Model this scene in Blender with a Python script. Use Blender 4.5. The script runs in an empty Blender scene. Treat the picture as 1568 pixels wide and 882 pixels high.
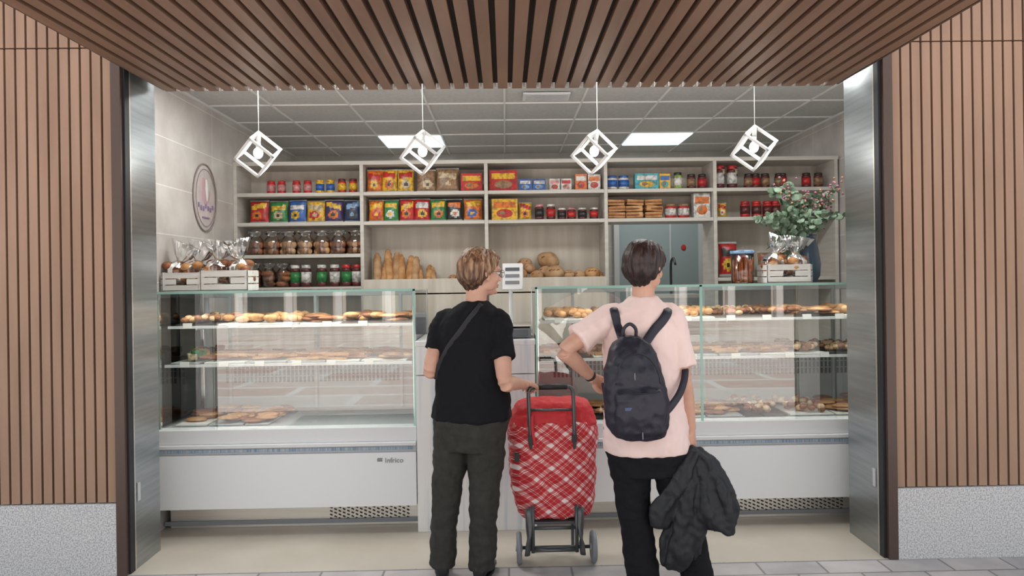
import bpy, math, random
from mathutils import Vector, Matrix, noise
from mathutils.bvhtree import BVHTree
random.seed(7)
V=Vector
scene=bpy.context.scene
# ------------------------------------------------------------------ materials
def newmat(name):
    m=bpy.data.materials.new(name); m.use_nodes=True
    nt=m.node_tree; b=nt.nodes['Principled BSDF']
    return m,nt,b
def c4(c): return (c[0],c[1],c[2],1)
def M(name,col,rough=.5,metal=0,col2=None,nscale=(8,8,8),ramp=(.35,.65),bump=0,bscale=(60,60,60),detail=4,emit=0,sss=0,spec=None,coat=0):
    m,nt,b=newmat(name)
    b.inputs['Base Color'].default_value=c4(col)
    b.inputs['Roughness'].default_value=rough
    b.inputs['Metallic'].default_value=metal
    if spec is not None: b.inputs['Specular IOR Level'].default_value=spec
    if coat: b.inputs['Coat Weight'].default_value=coat
    if sss:
        b.inputs['Subsurface Weight'].default_value=sss
        b.inputs['Subsurface Radius'].default_value=(.02,.008,.005)
    tc=None
    def mapped(sc):
        nonlocal tc
        if tc is None: tc=nt.nodes.new('ShaderNodeTexCoord')
        mp=nt.nodes.new('ShaderNodeMapping'); mp.inputs['Scale'].default_value=sc
        nt.links.new(tc.outputs['Object'],mp.inputs['Vector'])
        n=nt.nodes.new('ShaderNodeTexNoise'); n.inputs['Scale'].default_value=1; n.inputs['Detail'].default_value=detail
        nt.links.new(mp.outputs[0],n.inputs['Vector'])
        return n
    if col2 is not None:
        n=mapped(nscale); r=nt.nodes.new('ShaderNodeValToRGB')
        r.color_ramp.elements[0].position=ramp[0]; r.color_ramp.elements[0].color=c4(col)
        r.color_ramp.elements[1].position=ramp[1]; r.color_ramp.elements[1].color=c4(col2)
        nt.links.new(n.outputs['Fac'],r.inputs[0]); nt.links.new(r.outputs[0],b.inputs['Base Color'])
    if bump:
        n=mapped(bscale); bp=nt.nodes.new('ShaderNodeBump'); bp.inputs['Strength'].default_value=bump; bp.inputs['Distance'].default_value=.01
        nt.links.new(n.outputs['Fac'],bp.inputs['Height']); nt.links.new(bp.outputs[0],b.inputs['Normal'])
    if emit:
        b.inputs['Emission Color'].default_value=c4(col); b.inputs['Emission Strength'].default_value=emit
    return m
def glassmat(name,tint=(.93,.97,.96),ior=1.8,rough=0.0,base=0):
    m=bpy.data.materials.new(name); m.use_nodes=True; nt=m.node_tree; nt.nodes.clear()
    o=nt.nodes.new('ShaderNodeOutputMaterial'); mx=nt.nodes.new('ShaderNodeMixShader')
    t=nt.nodes.new('ShaderNodeBsdfTransparent'); t.inputs[0].default_value=c4(tint)
    g=nt.nodes.new('ShaderNodeBsdfGlossy'); g.inputs['Roughness'].default_value=rough; g.inputs[0].default_value=(1,1,1,1)
    f=nt.nodes.new('ShaderNodeFresnel'); f.inputs[0].default_value=ior
    if base:
        ad=nt.nodes.new('ShaderNodeMath'); ad.operation='ADD'; ad.inputs[1].default_value=base
        nt.links.new(f.outputs[0],ad.inputs[0]); nt.links.new(ad.outputs[0],mx.inputs[0])
    else: nt.links.new(f.outputs[0],mx.inputs[0])
    nt.links.new(t.outputs[0],mx.inputs[1]); nt.links.new(g.outputs[0],mx.inputs[2]); nt.links.new(mx.outputs[0],o.inputs[0])
    return m
def brickmat(name,c1,c2,mortar,w,h,msize,axes='XY',rough=.6,offset=.5,bump=.3,nz=.0):
    m,nt,b=newmat(name)
    tc=nt.nodes.new('ShaderNodeTexCoord'); sp=nt.nodes.new('ShaderNodeSeparateXYZ'); cb=nt.nodes.new('ShaderNodeCombineXYZ')
    nt.links.new(tc.outputs['Object'],sp.inputs[0])
    nt.links.new(sp.outputs[axes[0]],cb.inputs[0]); nt.links.new(sp.outputs[axes[1]],cb.inputs[1])
    br=nt.nodes.new('ShaderNodeTexBrick'); br.inputs['Scale'].default_value=1
    br.inputs['Brick Width'].default_value=w; br.inputs['Row Height'].default_value=h; br.inputs['Mortar Size'].default_value=msize
    br.offset=offset
    br.inputs['Color1'].default_value=c4(c1); br.inputs['Color2'].default_value=c4(c2); br.inputs['Mortar'].default_value=c4(mortar)
    nt.links.new(cb.outputs[0],br.inputs['Vector'])
    n=nt.nodes.new('ShaderNodeTexNoise'); n.inputs['Scale'].default_value=5; n.inputs['Detail'].default_value=6
    nt.links.new(tc.outputs['Object'],n.inputs['Vector'])
    mx=nt.nodes.new('ShaderNodeMix'); mx.data_type='RGBA'; mx.blend_type='OVERLAY'; mx.inputs[0].default_value=.35
    nt.links.new(br.outputs[0],mx.inputs[6]); nt.links.new(n.outputs['Fac'],mx.inputs[7])
    nt.links.new(mx.outputs[2],b.inputs['Base Color']); b.inputs['Roughness'].default_value=rough
    bp=nt.nodes.new('ShaderNodeBump'); bp.inputs['Strength'].default_value=bump; bp.inputs['Distance'].default_value=.003; bp.invert=True
    nt.links.new(br.outputs['Fac'],bp.inputs['Height']); nt.links.new(bp.outputs[0],b.inputs['Normal'])
    return m
# ------------------------------------------------------------------ mesh builder
def smoothpath(P,R,n=5):
    P=[V(p) for p in P]; R=[(r,r) if not isinstance(r,(tuple,list)) else r for r in R]
    oP=[];oR=[]
    for i in range(len(P)-1):
        p0=P[max(i-1,0)];p1=P[i];p2=P[i+1];p3=P[min(i+2,len(P)-1)]
        for k in range(n):
            t=k/n
            oP.append(.5*((2*p1)+(-p0+p2)*t+(2*p0-5*p1+4*p2-p3)*t*t+(-p0+3*p1-3*p2+p3)*t**3))
            s=t*t*(3-2*t)
            oR.append((R[i][0]*(1-s)+R[i+1][0]*s,R[i][1]*(1-s)+R[i+1][1]*s))
    oP.append(P[-1]);oR.append(R[-1])
    return oP,oR
class B:
    def __init__(s): s.v=[];s.f=[];s.m=[];s.sm=[];s.mats=[]
    def mi(s,mat):
        if mat not in s.mats: s.mats.append(mat)
        return s.mats.index(mat)
    def add(s,vs,fs,mat,smooth=False):
        o=len(s.v); s.v+= [tuple(v) for v in vs]; k=s.mi(mat) if not isinstance(mat,list) else None
        for i,f in enumerate(fs):
            s.f.append(tuple(j+o for j in f)); s.m.append(k if k is not None else s.mi(mat[i])); s.sm.append(smooth)
    def box(s,x0,x1,y0,y1,z0,z1,mat):
        s.add([(x0,y0,z0),(x1,y0,z0),(x1,y1,z0),(x0,y1,z0),(x0,y0,z1),(x1,y0,z1),(x1,y1,z1),(x0,y1,z1)],
              [(0,3,2,1),(4,5,6,7),(0,1,5,4),(1,2,6,5),(2,3,7,6),(3,0,4,7)],mat)
    def obox(s,c,size,rot,mat):
        c=V(c); vs=[]
        for dx,dy,dz in [(-1,-1,-1),(1,-1,-1),(1,1,-1),(-1,1,-1),(-1,-1,1),(1,-1,1),(1,1,1),(-1,1,1)]:
            vs.append(c+rot@V((dx*size[0]/2,dy*size[1]/2,dz*size[2]/2)))
        s.add(vs,[(0,3,2,1),(4,5,6,7),(0,1,5,4),(1,2,6,5),(2,3,7,6),(3,0,4,7)],mat)
    def loft(s,rings,mat,smooth=True,caps=True,close=False):
        n=len(rings[0]); vs=[p for r in rings for p in r]; fs=[]
        for i in range(len(rings)-1):
            for j in range(n):
                a=i*n+j;b=i*n+(j+1)%n
                fs.append((a,b,b+n,a+n))
        if close:
            i=len(rings)-1
            for j in range(n): fs.append((i*n+j,i*n+(j+1)%n,(j+1)%n,j))
        elif caps:
            fs.append(tuple(reversed(range(n)))); fs.append(tuple(range((len(rings)-1)*n,len(rings)*n)))
        s.add(vs,fs,mat,smooth)
    def tube(s,P,R,mat,seg=12,ref=(0,0,1),n=0,close=False,mod=None):
        if not isinstance(R,list): R=[R]*len(P)
        if n: P,R=smoothpath(P,R,n)
        P=[V(p) for p in P]; ref=V(ref); rings=[]; N=len(P)
        for i,p in enumerate(P):
            if close: t=P[(i+1)%N]-P[i-1]
            else: t=P[min(i+1,N-1)]-P[max(i-1,0)]
            t.normalize(); sd=t.cross(ref)
            if sd.length<1e-3: sd=t.cross(V((.3,1,.1)))
            sd.normalize(); up=sd.cross(t)
            r=R[i]; a,b=(r,r) if not isinstance(r,(tuple,list)) else r
            ring=[]
            for k in range(seg):
                an=2*math.pi*k/seg; m=mod(i/(N-1),an) if mod else 1
                ring.append(p+sd*(a*m*math.cos(an))+up*(b*m*math.sin(an)))
            rings.append(ring)
        s.loft(rings,mat,True,not close,close)
    def cyl(s,p0,p1,r0,mat,r1=None,seg=14):
        s.tube([p0,p1],[r0,r0 if r1 is None else r1],mat,seg)
    def ell(s,c,r,mat,rot=None,seg=16,rg=10,nz=0,nf=20):
        c=V(c); rot=rot or Matrix.Identity(3); vs=[];fs=[]
        def P(th,ph):
            d=V((math.sin(th)*math.cos(ph),math.sin(th)*math.sin(ph),math.cos(th)))
            q=V((d.x*r[0],d.y*r[1],d.z*r[2])); 
            if nz: q=q*(1+nz*noise.noise((q+c)*nf))
            return c+rot@q
        vs.append(P(0,0))
        for i in range(1,rg):
            for j in range(seg): vs.append(P(math.pi*i/rg,2*math.pi*j/seg))
        vs.append(P(math.pi,0))
        for j in range(seg): fs.append((0,1+j,1+(j+1)%seg))
        for i in range(rg-2):
            for j in range(seg):
                a=1+i*seg+j;b=1+i*seg+(j+1)%seg
                fs.append((a,a+seg,b+seg,b))
        L=len(vs)-1; o=1+(rg-2)*seg
        for j in range(seg): fs.append((L,o+(j+1)%seg,o+j))
        s.add(vs,fs,mat,True)
    def lathe(s,c,prof,mat,seg=16,sx=1,sy=1,mod=None):
        c=V(c); rings=[]
        for (r,z) in prof:
            rings.append([c+V((r*sx*math.cos(2*math.pi*k/seg)*(mod(k,z) if mod else 1),r*sy*math.sin(2*math.pi*k/seg)*(mod(k,z) if mod else 1),z)) for k in range(seg)])
        s.loft(rings,mat,True)
    def done(s,name,parent=None,bevel=0,loc=None):
        me=bpy.data.meshes.new(name); me.from_pydata(s.v,[],s.f)
        for m in s.mats: me.materials.append(m)
        me.polygons.foreach_set('material_index',s.m); me.polygons.foreach_set('use_smooth',s.sm); me.update()
        ob=bpy.data.objects.new(name,me); scene.collection.objects.link(ob)
        if bevel:
            bv=ob.modifiers.new('bv','BEVEL'); bv.width=bevel; bv.segments=2; bv.limit_method='ANGLE'
        if parent: setpar(ob,parent)
        return ob
def empty(name,loc):
    e=bpy.data.objects.new(name,None); e.location=loc; e.empty_display_size=.1; scene.collection.objects.link(e); return e
def setpar(o,e):
    o.parent=e; o.matrix_parent_inverse=Matrix.Translation(e.location).inverted()
def remesh(b,name,mat,voxel,smooth=4,disp=None,parent=None,post=None):
    ob=b.done(name)
    md=ob.modifiers.new('r','REMESH'); md.mode='VOXEL'; md.voxel_size=voxel
    if smooth:
        sm=ob.modifiers.new('s','SMOOTH'); sm.factor=.5; sm.iterations=smooth
    dg=bpy.context.evaluated_depsgraph_get(); me=bpy.data.meshes.new_from_object(ob.evaluated_get(dg))
    ob.modifiers.clear(); ob.data=me; me.materials.clear(); me.materials.append(mat)
    me.polygons.foreach_set('material_index',[0]*len(me.polygons))
    if disp:
        N=[v.normal.copy() for v in me.vertices]
        for v,n in zip(me.vertices,N): v.co=v.co+n*disp(v.co)
    if post:
        for v in me.vertices: v.co=post(v.co.copy())
    me.polygons.foreach_set('use_smooth',[True]*len(me.polygons)); me.update()
    if parent: setpar(ob,parent)
    return ob
I3=Matrix.Identity(3)
def RX(a): return Matrix.Rotation(math.radians(a),3,'X')
def RY(a): return Matrix.Rotation(math.radians(a),3,'Y')
def RZ(a): return Matrix.Rotation(math.radians(a),3,'Z')
# ------------------------------------------------------------------ palette
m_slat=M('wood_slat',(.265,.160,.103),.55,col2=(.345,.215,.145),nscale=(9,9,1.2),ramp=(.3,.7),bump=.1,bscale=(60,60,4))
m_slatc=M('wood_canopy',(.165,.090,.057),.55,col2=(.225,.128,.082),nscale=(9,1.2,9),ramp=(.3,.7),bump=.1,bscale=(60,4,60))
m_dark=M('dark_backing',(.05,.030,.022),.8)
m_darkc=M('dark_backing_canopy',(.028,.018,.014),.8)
m_frame=M('brown_frame',(.085,.055,.045),.4,metal=.3)
m_black=M('black_rubber',(.012,.013,.016),.5)
m_steel=M('brushed_steel',(.36,.39,.405),.34,metal=1,col2=(.45,.475,.49),nscale=(2,2,40),bump=.03,bscale=(3,3,300))
m_steel2=M('steel_polished',(.66,.64,.60),.38,metal=.8,col2=(.74,.71,.66),nscale=(1,1,60))
m_chrome=M('chrome',(.75,.75,.75),.12,metal=1)
m_granite=M('granite',(.34,.34,.345),.6,col2=(.62,.62,.62),nscale=(130,130,130),ramp=(.38,.58),bump=.2,bscale=(120,120,120),detail=3)
m_tile=brickmat('wall_tile',(.52,.48,.45),(.55,.51,.48),(.72,.69,.66),.9,.3,.003,'YZ',.35,0,.15)
m_tileb=brickmat('wall_tile_back',(.46,.45,.44),(.49,.48,.46),(.6,.6,.6),.9,.3,.003,'XZ',.35,0,.15)
m_ceil=M('ceiling_tile',(.50,.50,.49),.9,col2=(.56,.56,.55),nscale=(40,40,40))
m_tbar=M('ceiling_bar',(.76,.76,.75),.5)
m_led=M('led_panel_light',(.72,.97,1.0),.5,emit=1.6)
m_floor=M('floor_beige',(.45,.40,.33),.35,col2=(.50,.45,.38),nscale=(3,3,3))
m_paver=brickmat('paver',(.36,.34,.34),(.46,.42,.41),(.2,.19,.18),.32,.16,.006,'XY',.8,.5,.6)
m_plaza=brickmat('plaza_paving',(.78,.74,.70),(.66,.50,.44),(.82,.80,.77),1.9,.8,.06,'XY',.8,.5,.2)
m_white=M('white_enamel',(.80,.82,.83),.3)
m_whitep=M('white_plastic',(.72,.73,.74),.4)
m_grey=M('grey_plastic',(.22,.23,.25),.45)
m_lgrey=M('light_grey',(.46,.47,.48),.5)
m_shelf=M('shelf_wood',(.48,.445,.40),.5,col2=(.58,.545,.50),nscale=(3,3,40),ramp=(.3,.7))
m_shelfv=M('shelf_wood_back',(.48,.43,.36),.5,col2=(.63,.58,.51),nscale=(14,5,1.2),ramp=(.3,.7))
m_cwood=M('counter_white_wood',(.62,.66,.69),.45,col2=(.80,.80,.78),nscale=(22,22,1.3),ramp=(.35,.5))
m_glass=glassmat('case_glass',ior=1.6,base=.085)
m_glasse=M('glass_edge',(.35,.6,.52),.1)
m_sglass=glassmat('shelf_glass',(.90,.96,.94),1.45,base=.03)
m_cello=glassmat('cellophane',(.95,.95,.95),1.5,.14,base=.14)
m_cello2=glassmat('cellophane_thin',(.95,.95,.95),1.45,.14,base=.06)
m_bread=M('bread_crust',(.38,.17,.058),.65,col2=(.58,.32,.14),nscale=(16,16,16),bump=.4,bscale=(70,70,70))
m_bread2=M('bread_dark',(.17,.058,.024),.5,col2=(.33,.125,.045),nscale=(20,20,20),bump=.4,bscale=(70,70,70))
m_bread3=M('bread_flour',(.52,.34,.19),.75,col2=(.36,.18,.08),nscale=(14,14,14),bump=.3)
m_sugar=M('pastry_cream',(.68,.52,.34),.6,col2=(.50,.26,.11),nscale=(30,30,30))
COL={'r':(.50,.02,.02),'g':(.03,.22,.06),'b':(.03,.12,.42),'y':(.72,.42,.03),'p':(.05,.03,.13),'n':(.02,.035,.11),'o':(.65,.16,.02),
'w':(.66,.64,.61),'k':(.02,.02,.02),'t':(.06,.36,.42),'m':(.30,.17,.085),'c':(.55,.43,.26),'d':(.10,.015,.015),'l':(.28,.45,.08),'s':(.22,.38,.60),'i':(.60,.25,.25)}
MC={k:M('pack_'+k,v,.32,col2=tuple(min(1,q*.45+.02) for q in v),nscale=(45,45,45),ramp=(.45,.62),bump=.2,bscale=(30,30,30)) for k,v in COL.items()}
m_crumpw=M('plain_white_card',(.74,.73,.70),.5)
# ------------------------------------------------------------------ camera  (metric: x right, y into the shop, z up)
cam=bpy.data.cameras.new('camera'); co=bpy.data.objects.new('camera',cam); scene.collection.objects.link(co)
cam.sensor_width=36; cam.lens=36*1137/1568; cam.clip_start=.05
cam.shift_x=-.007; cam.shift_y=-.0102
co.matrix_world=Matrix.Translation((0,0,1.5))@Matrix.Rotation(math.radians(-1.1),4,'Z')@Matrix.Rotation(math.radians(90),4,'X')@Matrix.Rotation(math.radians(-.8),4,'Z')
scene.camera=co
# ------------------------------------------------------------------ shell
FY=3.85
TOP=4.2  # height chosen for where the sun shadow ends on the street
def slatwall(name,x0,x1,z1):
    b=B(); sgn=1
    b.box(x0,x1,FY+.03,FY+.25,.37,z1,m_dark)
    b.box(x0-.0,x1,FY-.012,FY+.25,-.0,.37,m_granite)
    x=x1-.002 if x0<0 else x0+.002
    pitch=.0545;w=.043
    while (x-pitch>x0 if x0<0 else x+pitch<x1):
        a,c=(x-w,x) if x0<0 else (x,x+w)
        for za,zb in ((.375,2.705),(2.712,z1)):
            b.box(a,c,FY,FY+.035,za,zb,m_slat)
        x+= -pitch if x0<0 else pitch
    return b.done(name)
slatwall('wall_left',-4.6,-2.005,TOP)
slatwall('wall_right',2.035,4.8,TOP)
b=B(); b.box(-2.003,2.033,FY+.02,FY+.2,2.72,TOP,m_dark)
x=-1.99
while x<2.0:
    b.box(x,x+.041,FY-.012,FY+.02,2.72,TOP,m_slat); x+=.0545
b.done('wall_front')
b=B(); b.box(-4.6,4.8,FY+.26,7.9,2.95,TOP,m_lgrey); b.done('sun_blocker_roof')  # unseen block added to keep the sun off shop and entrance
# lift-up slatted door, opened overhead
b=B(); ex0,ex1=-1.885,1.90; y0,y1=2.0,4.19
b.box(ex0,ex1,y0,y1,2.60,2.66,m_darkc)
b.box(ex0-.012,ex0,y0,y1,2.575,2.665,m_frame); b.box(ex1,ex1+.012,y0,y1,2.575,2.665,m_frame)
n=47; p=(ex1-ex0)/n
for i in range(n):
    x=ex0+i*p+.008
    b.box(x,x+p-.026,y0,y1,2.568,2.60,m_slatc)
    b.box(x+p-.020,x+p-.010,y1-.006,y1+.002,2.572,2.60,m_crumpw)
b.done('slatted_canopy_door')
# frames and jambs
for nm,s,xa,xb,xj in (('left',-1,-2.005,-1.955,-1.945),('right',1,1.985,2.035,1.97)):
    b=B(); b.box(min(xa,xb),max(xa,xb),FY-.015,FY+.12,0,2.72,m_frame)
    b.box(min(xj,xj+s*.02),max(xj,xj+s*.02),FY+.01,FY+.06,0,2.70,m_black)
    b.box(min(xj+s*.004,xj+s*.10),max(xj+s*.004,xj+s*.10),FY+.06,4.20 if s<0 else 4.26,0,2.70,m_steel)
    b.box(min(xj,xj+s*.02),max(xj,xj+s*.02),FY+.055,FY+.07,0,2.70,m_steel2)
    b.box(xj-.002 if s>0 else xj-.004,xj+.004 if s>0 else xj+.002,FY+.09,FY+.12,.35,.45,m_chrome)
    b.done('door_frame_'+nm,bevel=.002)
b=B(); b.box(-2.25,-2.1,4.2,7.6,0,2.95,m_tile); b.done('wall_left_interior')
b=B(); b.box(2.65,2.8,4.26,7.6,0,2.95,m_tile); b.box(2.08,2.8,4.262,4.34,0,2.95,m_lgrey); b.done('wall_right_interior')
b=B(); b.box(-2.25,2.8,7.5,7.65,0,2.95,m_tileb); b.done('wall_back')
b=B(); b.box(-4.6,4.8,FY,7.6,-.1,0,m_floor); b.done('floor')
b=B(); b.box(-12,12,.3,FY,-.1,-.0,m_paver); b.done('ground_pavement')
b=B(); b.box(-20,20,-22,.3,-.1,-.0,m_plaza); b.done('ground_plaza')
# suspended ceiling
b=B(); b.box(-2.1,2.65,4.2,7.5,2.755,2.80,m_ceil)
gx=.014;px=.5525
for i in range(-4,5):
    x=gx+i*px
    if -2.1<x<2.65: b.box(x-.007,x+.007,4.2,7.5,2.747,2.757,m_tbar)
for y in (4.75,5.32,5.89,6.46,7.03): b.box(-2.1,2.65,y-.007,y+.007,2.746,2.756,m_tbar)
b.box(-2.1,-2.085,4.2,7.5,2.74,2.755,m_tbar); b.box(2.635,2.65,4.2,7.5,2.74,2.755,m_tbar)
b.done('ceiling')
for (xa,ya,yb) in ((gx-2*px,6.46,7.03),(gx+2*px,6.46,7.03),(gx-2*px,4.26,4.68),(gx+1*px,4.26,4.68),(gx-3*px,4.26,4.68),(gx+3*px,4.26,4.68)):  # the four front panels are unseen, added to light the shelf fronts
    b=B(); b.box(xa+.01,xa+px-.01,ya+.01,yb-.01,2.738,2.752,m_led); 
    b.done('ceiling_led_or_fill_panel')
    L=bpy.data.lights.new('panel_or_fill_lamp','AREA'); L.shape='RECTANGLE'; L.size=px-.05; L.size_y=yb-ya-.05; L.energy=10.5 if ya<5 else 10; L.color=(1,.985,.95)
    lo=bpy.data.objects.new('panel_or_fill_lamp',L); lo.location=(xa+px/2,(ya+yb)/2,2.73); scene.collection.objects.link(lo)
b=B(); b.box(.14,.46,5.0,5.2,2.735,2.747,m_white); 
for i in range(6): b.box(.16,.44,5.02+i*.028,5.032+i*.028,2.731,2.736,m_lgrey)
b.done('ceiling_air_vent')
# opposite building (seen only as reflections)
m_cream=M('cream_render',(.74,.70,.63),.8); m_win=M('dark_window',(.05,.06,.07),.15); m_pil=M('pilaster',(.92,.91,.89),.8)
b=B(); b.box(-16,16,-17.5,-17,0,9,m_cream)
for i in range(-9,10):
    x=i*1.7+.2
    b.box(x-.62,x+.62,-17,-16.97,.1,2.5,m_win); b.box(x-.5,x+.5,-17,-16.97,3.4,6,m_win)
    b.box(x+.75,x+.97,-17,-16.8,0,9,m_pil)
    b.box(x-.7,x+.7,-17,-16.4,2.6,2.75,m_white)
b.done('building_across_street')
# ------------------------------------------------------------------ shelving wall (product coordinates in image pixels, scaled at shelf depth by 196 pixels / m)
SY=5.80
def sx(u): return (u-775)/196
divs=[-2.085,-1.107,-.138,.80,1.66,2.62]
b=B(); t=.014
for i,x in enumerate(divs): b.box(x-t,x+t,SY,SY+.34,0,2.42,m_shelf)
b.box(-2.1,2.64,SY-.004,SY+.34,2.395,2.425,m_shelf)
for i in range(5):
    xa,xb=divs[i]+t,divs[i+1]-t
    for z in (2.17,1.94): b.box(xa,xb,SY+.004,SY+.33,z-.014,z+.014,m_shelf)
    if i!=3: b.box(xa,xb,SY+.33,SY+.345,.0,2.40,m_shelfv)
    else: b.box(xa,xb,SY+.33,SY+.345,1.94,2.40,m_shelfv); b.box(xa,xb,SY+.33,SY+.345,0,1.0,m_shelfv)
for z in (1.69,1.435): b.box(divs[0]+t,divs[1]-t,SY+.004,SY+.33,z-.014,z+.014,m_shelf)
for i in (1,2):
    xa,xb=divs[i]+t,divs[i+1]-t
    b.box(xa,xb,SY-.06,SY+.33,1.39,1.44,m_shelf); b.box(xa,xb,SY-.07,SY-.05,1.39,1.50,m_shelfv)
    b.box(xa,xb,SY-.07,SY+.02,.0,1.38,m_shelfv)
b.box(divs[4]+t,divs[5]-t,SY+.004,SY+.33,1.45,1.478,m_shelf)
b.done('bakery_shelving',bevel=.002)
b=B(); b.box(1.15,1.95,7.44,7.495,0,2.1,M('door_teal_grey',(.26,.32,.33),.4)); b.box(1.10,1.15,7.42,7.495,0,2.15,m_lgrey); b.box(1.95,2.0,7.42,7.495,0,2.15,m_lgrey); b.box(1.1,2.0,7.42,7.495,2.1,2.15,m_lgrey)
b.cyl((1.25,7.40,1.0),(1.36,7.40,1.0),.012,m_chrome); b.cyl((1.25,7.40,1.0),(1.25,7.44,1.0),.012,m_chrome)
b.box(1.66,1.675,7.43,7.445,0,2.1,m_lgrey); b.ell((1.80,7.435,1.78),(.025,.006,.03),MC['r']); b.done('door_1')
b=B(); b.box(1.2,1.75,6.55,6.95,.0,1.3,m_steel); b.box(1.19,1.76,6.54,6.96,1.3,1.33,m_steel2); b.tube([(1.55,6.9,1.33),(1.55,6.9,1.6),(1.55,6.8,1.66),(1.55,6.72,1.6)],.011,m_black,10,n=4,ref=(1,0,0)); b.done('utility_sink')
# --- products
def pillow(b,cx,y,z0,w,h,t,cols,lean=6):
    c1,c2,c3=[MC[c] for c in cols]; nx,nz=12,16
    rot=RX(-lean)@RZ(random.uniform(-6,6)); sl=random.uniform(-.12,.12); oy=random.uniform(-.04,.06); ox=random.uniform(-.2,.2)
    for side in (-1,1):
        vs=[];fs=[];ms=[]
        for j in range(nz+1):
            for i in range(nx+1):
                u=i/nx*2-1; v=j/nz
                th=t*max(0,(1-abs(u)**3))**.6*max(0,1-abs(2*v-1)**4)**.7
                wr=.005*noise.noise(V((cx*9+u*3,v*7,side)))
                ww=w/2*(1-.08*math.sin(math.pi*v))
                vs.append(V((cx,y,z0))+rot@V((u*ww,side*(th+wr if abs(u)<1 and 0<j<nz else 0),v*h)))
        for j in range(nz):
            for i in range(nx):
                u=(i+.5)/nx*2-1; v=(j+.5)/nz
                m=c1
                if .58+oy<v+sl*u<.80+oy and abs(u)<.78: m=c2
                if (u-ox)**2/.34+(v-.32)**2/.030<1: m=c3
                if (u-ox)**2/.06+(v-.32)**2/.008<1: m=MC['k'] if cols[2] in 'oyc' else c2
                if v<.06 or v>.94: m=m_lgrey
                a=j*(nx+1)+i; q=(a,a+1,a+nx+2,a+nx+1)
                fs.append(q if side<0 else q[::-1]); ms.append(m)
        b.add(vs,fs,ms,True)
def bag_row(name,items,y,z,b=None,lean=6):
    b=b or B()
    for (u,w,h,cols) in items: pillow(b,sx(u),y,z,w/196,h/196,.028,cols,lean)
    return b.done(name)
Z1=2.185; Z2=1.955; YP=SY+.09
bag_row('crisp_bags',[(397,30,36,'ryo'),(427,28,35,'gyc'),(456,28,36,'bwy'),(484,29,35,'ycr'),(512,29,36,'pyo'),(541,26,35,'nsk'),
 (577,24,35,'oyr'),(600,24,35,'gyw'),(625,24,36,'ryo'),(648,25,36,'rwy'),(673,25,35,'gyo'),(698,25,35,'kow'),(727,29,35,'oyb')],YP,Z2)
bag_row('snack_packets',[(575,24,37,'ory'),(598,25,37,'yro'),(623,26,37,'yrc')],YP,Z1)
bag_row('paper_flour_bags',[(655,30,36,'mmc'),(688,36,38,'mcm')],YP,Z1)
bag_row('biscuit_packets',[(808,20,28,'yro')],YP,Z2)
def cbox(b,u0,u1,h,z,c1,c2,c3,y=YP-.03,d=.08):
    xa,xb=sx(u0),sx(u1); h=h/196; w=xb-xa
    b.box(xa,xb,y,y+d,z,z+h,MC[c1])
    b.box(xa+w*.08,xb-w*.08,y-.002,y,z+h*.58,z+h*.86,MC[c2])
    b.ell(((xa+xb)/2,y-.0,z+h*.32),(w*.32,.003,h*.2),MC[c3],seg=20)
    b.ell(((xa+xb)/2-w*.1,y-.003,z+h*.34),(w*.12,.003,h*.1),MC['m'],seg=14)
b=B()
cbox(b,709,742,28,Z1,'r','y','o'); cbox(b,753,796,32,Z1,'r','y','m'); cbox(b,886,904,25,Z1,'o','w','r'); cbox(b,906,925,24,Z1,'w','o','r')
cbox(b,979,1016,25,Z1,'t','w','y'); cbox(b,1017,1034,24,Z1,'y','b','t'); cbox(b,756,796,33,Z2,'y','o','r'); cbox(b,1070,1096,38,Z2,'w','o','o')
cbox(b,799,818,18,Z1,'b','w','s'); cbox(b,820,840,18,Z1,'b','w','s'); cbox(b,846,862,18,Z1,'w','i','r'); cbox(b,864,880,18,Z1,'w','r','i')
b.done('grocery_boxes',bevel=.003)
def jar(b,u,w,h,z,body,lab,lid,y=YP):
    x=sx(u); r=w/196/2; h=h/196
    b.lathe((x,y,z),[(r*.9,0),(r,.1*h),(r,.25*h)],MC[body],14)
    b.lathe((x,y,z),[(r*1.01,.2*h),(r*1.01,.68*h)],MC[lab],14)
    b.lathe((x,y,z),[(r,.66*h),(r*.98,.78*h),(r*.8,.86*h)],MC[body],14)
    b.lathe((x,y,z),[(r*.86,.84*h),(r*.88,.86*h),(r*.88,.99*h),(r*.8,h)],MC[lid],14)
b=B()
for u in (416,432,455,472): jar(b,u,13,20,Z1,'r','i','r')
for u in (491,507): jar(b,u,13,21,Z1,'y','b','y')
for u in (525,542): jar(b,u,13,22,Z1,'r','y','d')
for u in (1112,1132): jar(b,u,16,36,Z1,'d','w','r'); jar(b,u+2,14,17,Z1+.095,'d','c','r')
for u in (1047,): jar(b,u,14,26,Z1,'l','w','k')
for u in (1068,1085,1158,1169,1184,1206,1211,1249,1268): jar(b,u,14,23,Z1,'d','r' if u%2 else 'm','k')
for u in (944,962): jar(b,u,17,22,Z1,'w','b','b')
b.done('preserve_jars')
b=B()
for i,u in enumerate((830,848,865,880,897,915)): jar(b,u,14,24 if i<2 else 18,Z2,'d','r' if i%2 else 'k','w' if i%3 else 'i')
for u in (1152,1170,1187,1200): jar(b,u,15,25,Z2,'r','d','r')
for u in (1035,1055): jar(b,u,18,22,Z2,'r','w','m')
b.done('jam_jars')
b=B()
for i,u in enumerate((451,468,492,512,530,546)): jar(b,u,16,34,1.449,'d','w' if i%2 else 'g','w' if i<4 else 'r'); 
b.done('tomato_jars')
b=B()
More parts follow.
